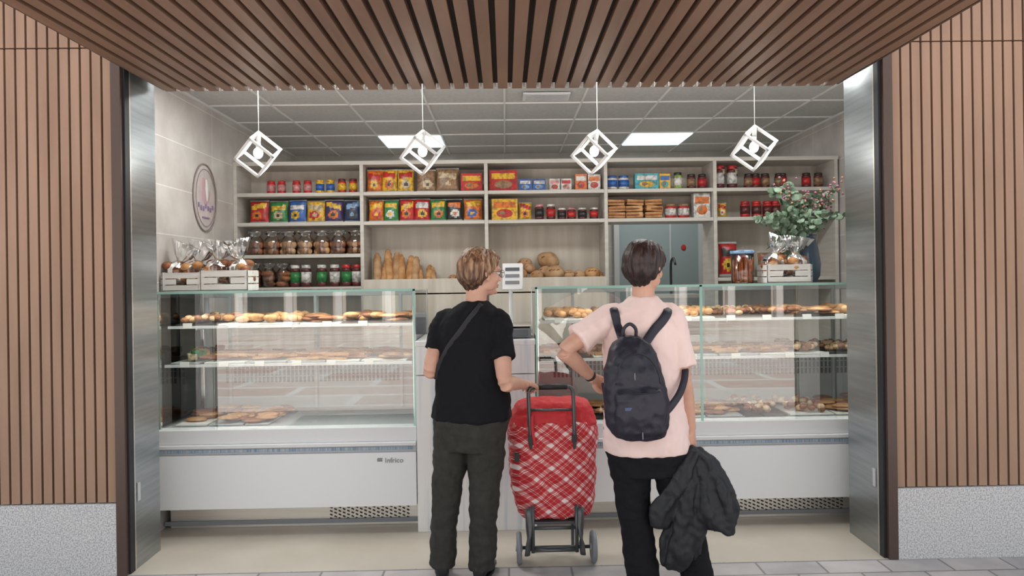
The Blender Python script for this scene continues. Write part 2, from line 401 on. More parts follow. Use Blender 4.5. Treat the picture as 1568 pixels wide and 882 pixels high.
for k,u in enumerate((950,978,1008)):
    for j in range(3):
        c=(sx(u),YP+.02,Z2+.028+j*.05); 
        b.obox(c,(.135,.12,.045),RZ(random.uniform(-8,8))@RY(random.uniform(-5,5)),m_bread)
        b.obox((c[0],c[1]-.004,c[2]),(.138,.124,.014),RZ(random.uniform(-6,6)),m_bread2)
b.done('toast_packs',bevel=.008)
def lumpy_bag(b,x,y,z,rx,h,mat,ph):
    b.lathe((x,y,z),[(rx*.85,0),(rx,.02),(rx*1.02,h*.5),(rx*.9,h*.72),(rx*.55,h*.86),(rx*.5,h*.9),(rx*.8,h*1.0),(rx*.9,h*1.12)],mat,24,sy=.85,mod=lambda k,zz:1+(.05+.10*(zz>h*.7))*math.sin(k*3.1+ph+zz*60)+.05*math.sin(k*6.7+zz*90))
b=B()
kinds=[(m_bread2,m_bread2),(m_bread2,m_bread),(m_bread3,m_bread),(m_bread3,m_sugar),(m_bread,m_bread2),(m_bread2,m_bread2),(m_bread2,m_bread)]
for k in range(7):
    x=sx(391+k*25.5)
    for j in range(12): b.ell((x+(j%3-1)*.038+random.uniform(-.006,.006),YP-.02+.05*((j//3)%2),1.727+(j//6)*.05+random.uniform(0,.012)),(.025,.025,.027),kinds[k][j%2],nz=.12,seg=12,rg=8)
    lumpy_bag(b,x,YP,1.706,.064,.165,m_cello2,k)
b.done('bagged_muffins')
b=B()
for k in range(3):
    x=sx(389+k*22)
    for j in range(6): b.ell((x+random.uniform(-.02,.02),YP+random.uniform(-.02,.02),1.478+(j//2)*.038),(.045,.045,.026),m_bread2,nz=.12)
    lumpy_bag(b,x,YP,1.45,.056,.17,m_cello2,k+3)
b.done('bagged_buns')
def baguette(b,p0,p1,r,mat):
    P=[V(p0).lerp(V(p1),t) for t in (0,.06,.2,.5,.8,.94,1)]
    b.tube(P,[r*.25,r*.7,r,r*1.08,r,r*.7,r*.25],mat,12,ref=(1,0,0),n=3,mod=lambda t,a:1+.09*math.sin(t*34+a))
b=B()
hs=(.24,.22,.27,.25,.23,.22,.21,.15,.14,.13)
for k in range(10):
    x=sx(577+k*10); h=hs[k]
    baguette(b,(x+random.uniform(-.01,.01),SY+.06+.02*(k%2),1.45),(x+random.uniform(-.05,.02),SY+.24,1.47+h),.031 if k<7 else .024,m_bread if k%3 else m_bread3)
b.done('baguettes')
b=B()
for (u,z,r,dy) in ((695,1.49,.05,.1),(708,1.50,.05,.06),(738,1.49,.045,.1),(797,1.52,.065,.05),(806,1.61,.06,.2),(824,1.51,.055,.03),(845,1.635,.085,.22),(838,1.54,.06,.1),(853,1.53,.075,.03),(874,1.515,.05,.04),(892,1.51,.05,.06),(912,1.525,.06,.04),(781,1.51,.05,.1),(924,1.50,.04,.09),(815,1.57,.05,.12)):
    b.ell((sx(u),SY+.06+dy,z),(r*1.05,r,r*.85),m_bread3 if (int(u)%3) else m_bread,rot=RY(random.uniform(-20,20)),nz=.15,nf=14,seg=20,rg=12)
    for q in (-.4,0,.4): b.tube([(sx(u)+q*r-r*.3,SY+.06+dy-r*.78,z+r*.30),(sx(u)+q*r,SY+.06+dy-r*.80,z+r*.42)],.004,m_bread2,6)
b.done('round_loaves')
b=B(); pillow(b,sx(1125),YP,1.485,.15,.28,.04,'rky'); pillow(b,sx(1156),YP+.05,1.485,.13,.22,.04,'dry'); pillow(b,sx(1185),YP+.03,1.485,.12,.2,.04,'mrd'); b.done('crisp_sacks')
b=B(); pillow(b,sx(1116),YP,Z2,.07,.12,.025,'yrw'); b.done('soup_packet')
# ------------------------------------------------------------------ display cases
m_vent=M('vent_slots',(.10,.11,.12),.6)
m_inner=M('case_inner_grey',(.42,.435,.44),.5)
m_blue=M('blue_strip',(.14,.26,.40),.35,col2=(.45,.5,.55),nscale=(160,1,1))
def case(name,xa,xb,dark=False):
    e=empty(name,((xa+xb)/2,4.8,0)); Yf,Yb=4.45,5.2
    b=B()
    b.box(xa+.03,xb-.01,4.56,5.15,.0,.16,m_steel2)
    b.box(xa+.0,xb,4.545,4.56,.02,.045,m_grey)
    vx=xb-.56 if xb<0 else 1.42; ve=vx+.5 if xb<0 else vx+.66
    nv=int((ve-vx)/.026)
    for i in range(nv):
        for j in range(5):
            b.obox((vx+.02+i*.026,4.557,.045+j*.022+.011*(i%2)),(.018,.006,.008),RY(25),m_black)
    b.box(xa,xb,Yf-.04,Yb,.157,.475,m_white)
    b.box(xa,xb,Yf-.02,Yf+.05,.475,.515,m_lgrey)
    b.box(xa+.02,xb-.02,Yf-.024,Yf-.019,.487,.505,m_blue)
    b.box(xa,xb,Yf-.045,Yf+.03,.515,.535,m_whitep)
    b.box(xa,xb,Yf-.015,Yf+.08,.535,.62,m_whitep)
    b.box(xa,xb,Yf+.03,Yb,.50,.60,m_white)
    b.box(xa,xb,Yf+.08,Yb-.06,.60,.615,m_inner)
    b.box(xa,xb,Yb-.03,Yb,.60,.98,m_inner)
    for i in range(int((xb-xa-.3)/.028)):
        for j in range(3): b.box(xa+.15+i*.028,xa+.166+i*.028,Yb-.034,Yb-.029,.80+j*.045,.838+j*.045,m_vent)
    for x in (xa,(xa+xb)/2-.015,xb-.03): b.box(x,x+.03,Yb-.03,Yb,.98,1.41,m_lgrey)
    b.box(xa,xb,Yb-.04,Yb,1.39,1.43,m_lgrey)
    for x in (xa,xb-.02): 
        b.box(x,x+.02,Yb-.08,Yb-.04,.6,1.42,m_chrome); b.box(x,x+.02,Yf+.02,Yf+.045,.6,1.43,m_chrome)
    for f in (.12,.5,.88):
        x=xa+(xb-xa)*f
        b.box(x-.01,x+.01,Yb-.05,Yb-.03,.62,1.4,m_lgrey)
        for z in (1.215,.985): b.box(x-.006,x+.006,Yf+.15,Yb-.05,z-.012,z,m_lgrey)
    b.done('case_body',e,bevel=.004)
    b=B()
    for z,yf in ((1.22,Yf+.12),(.99,Yf+.07)):
        b.box(xa+.03,xb-.03,yf,Yb-.05,z,z+.008,m_sglass); b.box(xa+.03,xb-.03,yf-.012,yf,z-.004,z+.012,m_whitep)
        x=xa+.15
        while x<xb-.1:
            b.obox((x,yf-.016,z+.014),(.055,.003,.032),RX(-12),m_crumpw); x+=random.uniform(.2,.34)
    b.done('glass_shelves',e)
    b=B()
    b.add([(xa+.01,Yf,.60),(xb-.01,Yf,.60),(xb-.01,Yf,1.43),(xa+.01,Yf,1.43)],[(0,1,2,3)],m_glass)
    b.box(xa+.01,xb-.01,Yf,Yb,1.432,1.44,m_sglass)
    for x in (xa+.002,xb-.008): b.box(x,x+.006,Yf,Yb-.03,.6,1.43,m_sglass)
    b.box(xa,xb,Yf-.003,Yf+.007,1.43,1.444,m_glasse)
    b.box(xb-.012,xb-.0,Yf-.003,Yf+.004,.6,1.44,m_glasse); b.box(xa,xa+.012,Yf-.003,Yf+.004,.6,1.44,m_glasse)
    if xb>0: b.box(1.17,1.185,Yf-.003,Yf+.004,.6,1.44,m_glasse)
    b.done('case_glazing',e)
    for k,zz in ((0,1.41),(1,.975)):
        L=bpy.data.lights.new('case_lamp','AREA'); L.shape='RECTANGLE'; L.size=(xb-xa)*.9; L.size_y=.05; L.energy=4.5 if k==0 else 2; L.color=(1,.96,.90)
        lo=bpy.data.objects.new('case_lamp',L); lo.location=((xa+xb)/2,Yf+.12,zz); scene.collection.objects.link(lo); setpar(lo,e)
    return e
CL=case('refrigerated_display_case',-2.085,-.54)
CR=case('refrigerated_display_case',.18,2.58)
def pastries(name,xa,xb,z,kinds,dep=(4.62,5.05),fill=1.0,skip=0):
    b=B(); x=xa
    while x<xb-.08:
        w=random.uniform(.20,.32); w=min(w,xb-x); k=random.choice(kinds)
        if random.random()<skip: x+=w; continue
        b.box(x+.005,x+w-.01,dep[0]-.02,dep[1],z+.002,z+.010,random.choice([m_crumpw,MC['k'],m_inner]))
        zz=z+.010
        for i in range(int(44*fill)):
            px_=x+.03+random.random()*(w-.06); py=dep[0]+.02+random.random()*(dep[1]-dep[0]-.06)
            hz=zz+.014+.030*random.random()
            if k=='bun': b.ell((px_,py,hz),(.030,.030,.021),m_bread,nz=.1,seg=10,rg=7)
            elif k=='roll': b.ell((px_,py,hz),(.045,.021,.019),m_bread2 if i%2 else m_bread,rot=RZ(random.uniform(-30,30)),nz=.1,seg=10,rg=7)
            elif k=='stick': b.obox((px_,py,hz-.006),(.15,.018,.013),RZ(random.uniform(-14,14))@RY(random.uniform(-4,4)),m_bread2 if i%3==0 else m_bread)
            elif k=='flat' and i<16: b.ell((px_,py,hz-.006),(.07,.055,.013),m_bread2 if i%2 else m_bread,nz=.2,seg=12,rg=7)
            elif k=='cream': b.ell((px_,py,hz),(.024,.022,.018),m_sugar if i%2 else m_bread2,nz=.2,seg=8,rg=6)
            elif k=='pack': b.obox((px_,py,hz+.01),(.05,.03,.035),RZ(random.uniform(-40,40))@RX(random.uniform(-20,20)),MC[random.choice('rglycwd')])
        x+=w
    return b.done(name)
pastries('pastry_trays',-2.03,-.6,1.23,['bun','flat','roll','cream','flat'])
b_=pastries('sweet_packets',-2.04,-1.86,1.0,['pack'],(4.57,5.0),.8)
pastries('bread_stick_trays',-1.84,-.6,1.0,['stick','flat','stick','cream'],(4.57,5.0))
pastries('cake_trays',-2.03,-1.45,.617,['roll','flat'],(4.60,5.1))
pastries('pastry_trays',.24,2.5,1.23,['flat','bun','roll','cream','flat'])
pastries('biscuit_trays',.24,2.5,1.0,['flat','stick','cream'],(4.57,5.0))
pastries('cake_trays',.24,2.5,.617,['cream','flat','cream'],(4.60,5.1))
cu=bpy.data.curves.new('logo','FONT'); cu.body='Infrico'; cu.size=.042; cu.extrude=.001
lo=bpy.data.objects.new('logo_text',cu); lo.location=(-.725,4.407,.415); lo.rotation_euler=(math.pi/2,0,0); scene.collection.objects.link(lo); cu.materials.append(m_grey); setpar(lo,CL)
b=B(); b.obox((-.755,4.408,.427),(.03,.003,.008),I3,m_grey)
for s in (-1,0,1): b.obox((-.755+s*.01,4.408,.438),(.008,.003,.012),RY(45),m_grey)
b.done('logo_mark',CL)
# ------------------------------------------------------------------ counter + scale
b=B()
b.box(-.535,.17,4.41,4.44,.0,.925,m_cwood); b.box(-.535,.17,4.41,4.44,.93,1.10,m_cwood)
b.box(-.535,.17,4.44,4.95,.0,1.10,m_cwood); b.box(-.538,.175,4.405,4.97,1.10,1.13,m_cwood)
b.box(-.20,-.196,4.408,4.412,0,.925,m_lgrey)
b.done('service_counter',bevel=.002)
e=empty('shop_scale',(.05,4.6,1.13))
b=B(); b.box(-.07,.155,4.50,4.78,1.135,1.19,m_grey); b.box(-.075,.16,4.52,4.76,1.20,1.215,m_steel2); b.cyl((.04,4.64,1.19),(.04,4.64,1.2),.04,m_grey)
b.obox((.045,4.495,1.165),(.18,.01,.04),RX(-15),m_vent)
b.cyl((.035,4.70,1.18),(.035,4.70,1.44),.012,m_whitep)
b.done('scale_base',e,bevel=.004)
b=B(); r=RZ(-8)@RX(-8)
b.obox((.05,4.69,1.505),(.125,.05,.165),r,m_white)
for j in range(3): b.obox(V((.05,4.69,1.505))+r@V((0,-.026,.045-j*.042)),(.09,.004,.022),r,m_grey if j else m_vent)
b.done('scale_display',e,bevel=.004)
b=B(); b.box(-.52,-.28,5.45,5.62,1.0,1.25,m_lgrey); b.box(-.50,-.30,5.445,5.45,1.03,1.22,m_grey); b.box(-.56,-.24,5.4,5.63,0,1.0,m_white); b.done('cash_register',bevel=.01)
# ------------------------------------------------------------------ crates, plant, etc on the cases
def crate(name,cx,cy,w,d,h,hi,kind):
    z=1.445; e=empty(name,(cx,cy,z)); b=B(); mw=m_crate
    for j in range(3):
        zz=z+j*h/3
        if j==1:
            for s in (-1,1):
                b.box(cx+s*w*.32-w*.18,cx+s*w*.32+w*.18,cy-d/2,cy-d/2+.008,zz+.003,zz+h/3-.003,mw)
        else: b.box(cx-w/2,cx+w/2,cy-d/2,cy-d/2+.008,zz+.002,zz+h/3-.002,mw)
        b.box(cx-w/2,cx+w/2,cy+d/2-.008,cy+d/2,zz+.003,zz+h/3-.003,mw)
        for s in (-1,1): b.box(cx+s*w/2-.004,cx+s*w/2+.004,cy-d/2,cy+d/2,zz+.003,zz+h/3-.003,mw)
    for s in (-1,1):
        for t in (-1,1): b.box(cx+s*(w/2-.012)-.008,cx+s*(w/2-.012)+.008,cy+t*(d/2-.012)-.008,cy+t*(d/2-.012)+.008,z,z+h,mw)
    b.box(cx-w/2,cx+w/2,cy-d/2,cy+d/2,z,z+.006,mw)
    b.done('crate_slats',e)
    b=B(); g=B(); N=2
    for i in range(N):
        x=cx+(i-.5)*w*.48
        for q in range(16):
            b.ell((x+random.uniform(-.05,.05),cy+random.uniform(-.05,.05),z+.05+random.random()*(h-.005)),(.036,.040,.026),m_bread2 if q%3 else m_bread,nz=.15,seg=12,rg=8)
        ph=random.random()*6; hh=hi*random.uniform(.85,1.15)
        bx,lean=x,random.uniform(-.035,.035)
        P=[(x,cy,z+.02),(x,cy,z+.05),(x,cy,z+.02+h),(x+lean*.2,cy,z+.045+h),(x+lean*.5,cy,z+.065+h),(x+lean*.6,cy,z+.073+h),(x+lean*.9,cy,z+.095+h),(x+lean*2,cy,z+.08+h+hh)]
        g.tube(P,[(.05,.05),(w*.25,.08),(w*.26,.08),(w*.21,.06),(.026,.022),(.022,.02),(.045,.035),(.085,.05)],m_cello,34,ref=(0,1,0),
           mod=lambda t,a,ph=ph:1+(.05+.28*max(0,t-.45))*math.sin(a*9+ph+t*6)+(.03+.2*max(0,t-.45))*math.sin(a*17+t*15))
        g.cyl((x+lean*.5,cy,z+.066+h),(x+lean*.55,cy,z+.072+h),.026,MC['c'])
    b.done('bread_buns',e); g.done('cellophane_bags',e)
m_crate=M('crate_white_wood',(.78,.76,.73),.7,col2=(.66,.62,.58),nscale=(4,30,30))
crate('bread_crate',-1.965,4.64,.235,.19,.115,.10,0)
crate('bread_crate',-1.70,4.62,.285,.19,.125,.115,1)
crate('bread_crate',1.75,4.62,.275,.17,.115,.08,1)
b=B(); cx=1.50
b.lathe((cx,4.66,1.445),[(.065,0),(.07,.02),(.07,.19)],m_cello2,20)
for i in range(70):
    a=random.random()*6.28;r=random.random()**.5*.058
    b.cyl((cx+r*math.cos(a),4.66+r*math.sin(a),1.45),(cx+r*math.cos(a)*1.1,4.66+r*math.sin(a)*1.1,1.58+random.random()*.03),.005,MC['o'],seg=6)
b.lathe((cx,4.66,1.445),[(.073,.185),(.075,.19),(.075,.205)],MC['s'],20)
b.done('breadstick_tub')
m_leaf=M('eucalyptus_leaf',(.09,.16,.09),.55,col2=(.22,.29,.21),nscale=(25,25,25)); m_stem=M('stem',(.08,.08,.04),.6)
m_pink=M('pink_blossom',(.24,.07,.11),.6,col2=(.40,.18,.23),nscale=(40,40,40)); m_bvase=M('vase_blue_grey',(.05,.075,.11),.15)
VX,VY=1.99,4.86
e=empty('flower_vase',(VX,VY,1.445)); b=B()
b.lathe((VX,VY,1.445),[(.06,0),(.085,.04),(.09,.12),(.075,.22),(.06,.28),(.068,.31)],m_bvase,24); b.done('vase',e)
b=B(); bw=B()
def leaf(b,p,r,mat):
    n=V((random.uniform(-1,1),random.uniform(-1.4,-.2),random.uniform(-1,1))).normalized(); a=n.cross(V((0,0,1))).normalized(); c=n.cross(a)
    vs=[p+a*(r*math.cos(k*math.pi/4))+c*(r*.85*math.sin(k*math.pi/4))+n*(.15*r*math.cos(k*math.pi/2)) for k in range(8)]
    b.add(vs,[tuple(range(8))],mat,False)
for i in range(52):
    a=random.uniform(0,6.28); sp=random.uniform(.03,.24); h=random.uniform(.06,.36)
    top=V((VX+math.cos(a)*sp,VY+math.sin(a)*sp*.6,1.74+h))
    if i%3==0: top=V((VX-random.uniform(.14,.36),VY-.05-random.uniform(0,.1),1.60+random.uniform(0,.28)))
    base=V((VX,VY,1.70)); mid=base.lerp(top,.5)+V((0,0,.08))
    P,_=smoothpath([base,mid,top],[1,1,1],5)
    b.tube(P,.003,m_stem,5)
    fl=(top.z>1.90 and top.x>VX-.18 and i%4!=1)
    for k,p in enumerate(P[3:] if not fl else P[4:9]):
        for q in range(3):
            leaf(b,p+V((random.uniform(-.03,.03),random.uniform(-.03,.03),random.uniform(-.02,.02))),random.uniform(.015,.030),m_leaf)
    if fl:
        for q in range(16): bw.ell(top+V((random.gauss(0,.03),random.gauss(0,.02),random.gauss(-.02,.04))),(.009,.009,.008),m_pink if q%4 else m_bread3,seg=6,rg=4)
b.done('foliage',e); bw.done('blossoms',e)
# oval sign on tiled wall
b=B(); m_oval=M('oval_sign_print',(.50,.45,.44),.4,col2=(.60,.51,.50),nscale=(20,20,20)); m_pk=M('sign_pink',(.52,.34,.37),.5); m_vi=M('sign_violet',(.24,.17,.30),.5); m_rim=M('sign_rim',(.24,.20,.19),.5)
def wel(b,y,z,ry,rz,x,th,mat): b.ell((x,y,z),(th,ry,rz),mat,seg=32,rg=20)
P=[(-2.092,5.25+.20*math.cos(t*math.pi/24),2.09+.235*math.sin(t*math.pi/24)) for t in range(48)]
b.tube(P,.005,m_rim,8,ref=(1,0,0),close=True)
P=[(-2.089,5.25+.165*math.cos(t*math.pi/24),2.09+.20*math.sin(t*math.pi/24)) for t in range(48)]
b.tube(P,.002,m_rim,6,ref=(1,0,0),close=True)
wel(b,5.25,2.09,.195,.23,-2.098,.006,m_oval)
wel(b,5.22,2.18,.045,.05,-2.094,.006,m_pk); wel(b,5.25,2.11,.08,.07,-2.094,.006,m_pk); wel(b,5.27,2.14,.03,.08,-2.092,.006,m_crumpw)
for i in range(7): b.obox((-2.090,5.13+i*.04,2.02+.012*math.cos(i*2)),(.004,.022,.032),I3,m_vi)
b.obox((-2.09,5.25,1.95),(.004,.12,.010),I3,m_vi)
b.done('oval_wall_sign')
# ------------------------------------------------------------------ pendant lamps
m_bulb=M('bulb_glow',(1,.95,.85),.3,emit=.8); m_lw=M('lamp_white',(.76,.76,.75),.4)
def lamp(x,z,ry,rx,rz):
    y=4.5; e=empty('cube_pendant_lamp',(x,y,z)); b=B()
    s=.080; R=(RZ(rz)@RY(ry)@RX(rx)); c=V((x,y,z)); h=.0075
    for ax in range(3):
        for a in (-1,1):
            for d in (-1,1):
                o=[0,0,0]; o[(ax+1)%3]=a*s; o[(ax+2)%3]=d*s; sz=[h*2]*3; sz[ax]=2*s+2*h
                b.obox(c+R@V(o),sz,R,m_lw)
    topc=max([R@V((a,d,g))*s for a in (-1,1) for d in (-1,1) for g in (-1,1)],key=lambda v:v.z)
    tp=c+topc
    b.cyl(tp,(tp.x,tp.y,2.747),.0025,m_lw,seg=8); b.cyl((tp.x,tp.y,2.72),(tp.x,tp.y,2.747),.04,m_lw)
    sk=c+topc*.5
    b.cyl(tp,sk,.014,m_lw); b.done('frame',e)
    b=B(); b.ell(c+topc*.05,(.029,.029,.034),m_bulb); b.cyl(c+topc*.25,c+topc*.55,.014,m_lw); b.done('bulb',e)
    L=bpy.data.lights.new('bulb_light','POINT'); L.energy=1.6; L.shadow_soft_size=.03; L.color=(1,.95,.88)
    lo=bpy.data.objects.new('bulb_light',L); lo.location=c+V((0,0,-.05)); scene.collection.objects.link(lo); setpar(lo,e)
for x,z,ry,rx,rz in ((-1.475,2.265,38,32,20),(-.487,2.265,38,32,8),(.552,2.255,45,32,-6),(1.53,2.27,38,34,-18)): lamp(x,z,ry,rx,rz)
# ------------------------------------------------------------------ people
m_skin=M('skin',(.56,.31,.22),.5,col2=(.62,.36,.265),nscale=(12,12,12),bump=.05,bscale=(300,300,300),sss=.08)
m_eyew=M('eye_white',(.8,.8,.78),.2); m_iris=M('eye_iris',(.08,.05,.03),.2); m_lip=M('lips',(.45,.16,.14),.45)
def frame(phi,tilt=0):
    p=math.radians(phi); f=V((math.sin(p),math.cos(p),0)); r=V((math.cos(p),-math.sin(p),0)); u=V((0,0,1))
    t=math.radians(tilt); f2=f*math.cos(t)-u*math.sin(t); u2=u*math.cos(t)+f*math.sin(t)
    return f2,r,u2
def torso(b,T,phi,off,zmin,zmax,mat,mod=None):
    f,r,u=frame(phi); rings=[]
    TT=[t for t in T]
    zs=[]; z=zmin
    while z<zmax: zs.append(z); z+=.02
    zs.append(zmax)
    for z in zs:
        for i in range(len(TT)-1):
            if TT[i][0]<=z<=TT[i+1][0]+1e-6: break
        if z<TT[0][0]: i=0
        a,c=TT[i],TT[i+1]; k=min(1,max(0,(z-a[0])/(c[0]-a[0]))); q=[a[j]*(1-k)+c[j]*k for j in range(5)]
        ring=[]
        for j in range(36):
            an=2*math.pi*j/36; cs,sn=math.cos(an),math.sin(an); ex=.86
            x=(abs(cs)**ex)*(1 if cs>0 else -1)*(q[3]+off); y=(abs(sn)**ex)*(1 if sn>0 else -1)*(q[4]+off)
            m=mod(z,an) if mod else 1
            ring.append(V((q[1],q[2],z))+r*x*m+f*y*m)
        rings.append(ring)
    b.loft(rings,mat)
def hand(b,w,d,n,thumb,curl=(25,30,25),sc=1.0,spread=1.0):
    d=V(d).normalized(); n=V(n); n=(n-d*n.dot(d)).normalized(); s=d.cross(n).normalized()*thumb
    w=V(w); k=sc
    rot=Matrix((s,d,n)).transposed()
    b.ell(w+d*.045*k,(.036*k,.052*k,.016*k),m_skin,rot=rot)
    b.ell(w+d*.06*k,(.038*k,.034*k,.014*k),m_skin,rot=rot)
    b.tube([w-d*.03,w,w+d*.03*k],[(.025,.019),(.024,.018),(.029*k,.015*k)],m_skin,12,ref=n)
    for o,l in ((.029,.066),(.010,.074),(-.010,.069),(-.028,.053)):
        p=w+d*(.078 if abs(o)<.02 else .072)*k+s*o*k*spread; P=[w+d*.05*k+s*o*k*.9,p]; dd=d+s*o*2.5*(spread-.8); dd.normalize(); a=0
        for q,fr in enumerate((.44,.31,.25)):
            a+=curl[q]; rad=math.radians(a)
            p=p+(dd*math.cos(rad)+n*math.sin(rad))*l*fr*k; P.append(p)
        b.tube(P,[.0095*k,.0092*k,.0085*k,.0078*k,.0058*k],m_skin,10,ref=s,n=3)
    p0=w+d*.018*k+s*.024*k; p1=w+d*.045*k+s*.044*k+n*.012*k; p2=w+d*.072*k+s*.046*k+n*.026*k; p3=w+d*.092*k+s*.036*k+n*.034*k
    b.tube([p0,p1,p2,p3],[.013*k,.012*k,.0098*k,.0065*k],m_skin,10,ref=n,n=3)
def head(b,c,f,r,u):
    rot=Matrix((r,f,u)).transposed(); c=V(c)
    E=lambda a,bb,h,rr,mat=m_skin,rt=None:b.ell(c+r*a+f*bb+u*h,rr,mat,rot=rt or rot,seg=24,rg=16)
    E(0,-.012,.028,(.073,.092,.086)); E(0,.022,-.035,(.058,.068,.078)); E(0,.05,-.085,(.033,.036,.028)); E(0,.052,.035,(.052,.038,.045))
    for s in (-1,1):
        E(s*.036,.054,-.028,(.024,.030,.026)); E(s*.03,.080,.022,(.022,.012,.008)); E(s*.042,.02,-.06,(.02,.04,.03))
        E(s*.076,-.008,-.012,(.008,.018,.030)); E(s*.082,-.014,-.004,(.007,.015,.022)); E(s*.077,-.004,-.036,(.007,.009,.010))
        E(s*.012,.102,-.033,(.008,.010,.007))
    b.tube([c+f*.082+u*.012,c+f*.094+u*-.008,c+f*.110+u*-.030],[(.008,.008),(.009,.009),(.012,.010)],m_skin,10,ref=r,n=3)
    E(0,.088,-.058,(.022,.010,.006)); E(0,.086,-.068,(.019,.010,.007)); E(0,.084,-.095,(.016,.012,.012))
def faceparts(e,c,f,r,u,glasses=False):
    c=V(c); b=B(); rot=Matrix((r,f,u)).transposed()
    for s in (-1,1):
        b.ell(c+r*s*.030+f*.0795+u*.002,(.013,.010,.008),m_eyew,rot=rot); b.ell(c+r*s*.030+f*.0872+u*.002,(.0055,.004,.0055),m_iris,rot=rot)
        b.tube([c+r*s*.016+f*.092+u*.024,c+r*s*.032+f*.091+u*.029,c+r*s*.046+f*.080+u*.024],.0025,m_iris,6,n=3)
    b.ell(c+f*.0935+u*-.059,(.020,.006,.004),m_lip,rot=rot); b.ell(c+f*.0915+u*-.068,(.017,.007,.005),m_lip,rot=rot)
    b.done('face_details',e)
    if glasses:
        b=B()
        for s in (-1,1):
            cc=c+r*s*.033+f*.106+u*.0
            P=[cc+r*.024*math.cos(t*math.pi/12)+u*.018*math.sin(t*math.pi/12)-f*abs(s*.024*math.cos(t*math.pi/12))*.25 for t in range(24)]
            b.tube(P,.0013,m_iris,6,ref=f,close=True)
            b.tube([c+r*s*.057+f*.100+u*.004,c+r*s*.080+f*.04+u*.006,c+r*s*.083+f*-.015+u*.004],.0015,m_iris,6,n=3)
        b.tube([c+r*-.009+f*.105+u*.004,c+f*.109+u*.006,c+r*.009+f*.105+u*.004],.0015,m_iris,6)
        b.done('eyeglasses',e)
def interp(x,xs,ys):
    if x<=xs[0]: return ys[0]
    for i in range(len(xs)-1):
        if x<=xs[i+1]: return ys[i]+(ys[i+1]-ys[i])*(x-xs[i])/(xs[i+1]-xs[i])
    return ys[-1]
def hair(e,c,f,r,u,mat,vol=1.0,nape=-.07,freq=1):
    c=V(c); b=B(); rot=Matrix((r,f,u)).transposed()
    E=lambda a,bb,h,rr:b.ell(c+r*a+f*bb+u*h,rr,mat,rot=rot,seg=28,rg=18)
    E(0,-.018,.028,(.086*vol,.104*vol,.098)); E(0,-.045,-.010,(.080*vol,.078*vol,.078)); E(0,-.052,nape*.8,(.060,.046,.048))
    E(0,.05,.075,(.055,.045,.034)); E(.02,.02,.085,(.05,.055,.034)); E(0,-.03,.062,(.070*vol,.078*vol,.068))
    def post(p):
        q=p-c; a,bb,h=q.dot(r),q.dot(f),q.dot(u)
        an=math.atan2(a,-bb+.02)
        st=noise.noise(V((an*6*freq,h*9+a*10,3)))*.009+noise.noise(V((an*20*freq,h*14,7+a*30)))*.004
        q=q*(1+st/ max(.05,q.length))
        lim=interp(h,[-.09,-.05,-.02,.01,.04,.06,.075,.09],[-.03,-.030,-.004,.022,.05,.07,.10,.3])
        k=min(1,max(0,(bb-lim)/.012))
        q=q*(1-(.24+.3*(vol-1))*k)
        if h<nape-.03:
            k2=min(1,(nape-.03-h)/.02); q=q-(r*a+f*(bb+.03))*.45*k2
        return c+q
    ob=remesh(b,'hair',mat,.004,3,parent=None,post=post)
    ob.data.transform(Matrix.Translation(-c)); ob.location=c; ob.parent=e; ob.matrix_parent_inverse=Matrix.Translation(e.location).inverted()
    return ob
BV={}
def surf(obs,x,z,off=.005):
    best=None
    for ob in obs:
        if ob not in BV: BV[ob]=BVHTree.FromPolygons([v.co for v in ob.data.vertices],[tuple(p.vertices) for p in ob.data.polygons])
        h=BV[ob].ray_cast(V((x,1.5,z)),V((0,1,0)))
        if h[0] and (best is None or h[0].y<best.y): best=h[0]
    return best-V((0,off,0)) if best else V((x,3.4,z))
def shoe(b,an,dirv,mat,sole,L=.24):
    d=V((dirv[0],dirv[1],0)).normalized(); s=V((d.y,-d.x,0)); heel=V((an[0],an[1],0))-d*.065
    rings=[]
    for t,w,h in ((0,.018,.05),(.03,.030,.085),(.12,.034,.10),(.3,.036,.095),(.5,.041,.068),(.75,.046,.05),(.92,.036,.038),(1,.014,.022)):
        c=heel+d*(t*L); rings.append([c+s*(w*math.cos(k*math.pi/8))+V((0,0,max(.014,.014+h*.5+h*.5*math.sin(k*math.pi/8)))) for k in range(16)])
    b.loft(rings,mat)
    rings=[]
    for z in (0.001,.016):
        rings.append([heel+d*(L*.5+(L*.52)*math.cos(a))+s*((.036+.008*math.cos(a))*math.sin(a))+V((0,0,z)) for a in [k*math.pi/12 for k in range(24)]])
    b.loft(rings,sole,False)
def fold(amp,sx_=9,sz=5,seed=0,fine=.4):
    def g(p):
        q=V((p.x*sx_+p.z*2.2,p.y*sx_,p.z*sz+seed)); a=noise.noise(q)
        ridge=1-abs(noise.noise(q*1.9+V((3,seed,1))))*2.4
        return amp*(a*.9+ridge*.45)+amp*fine*noise.noise(p*34)
    return g
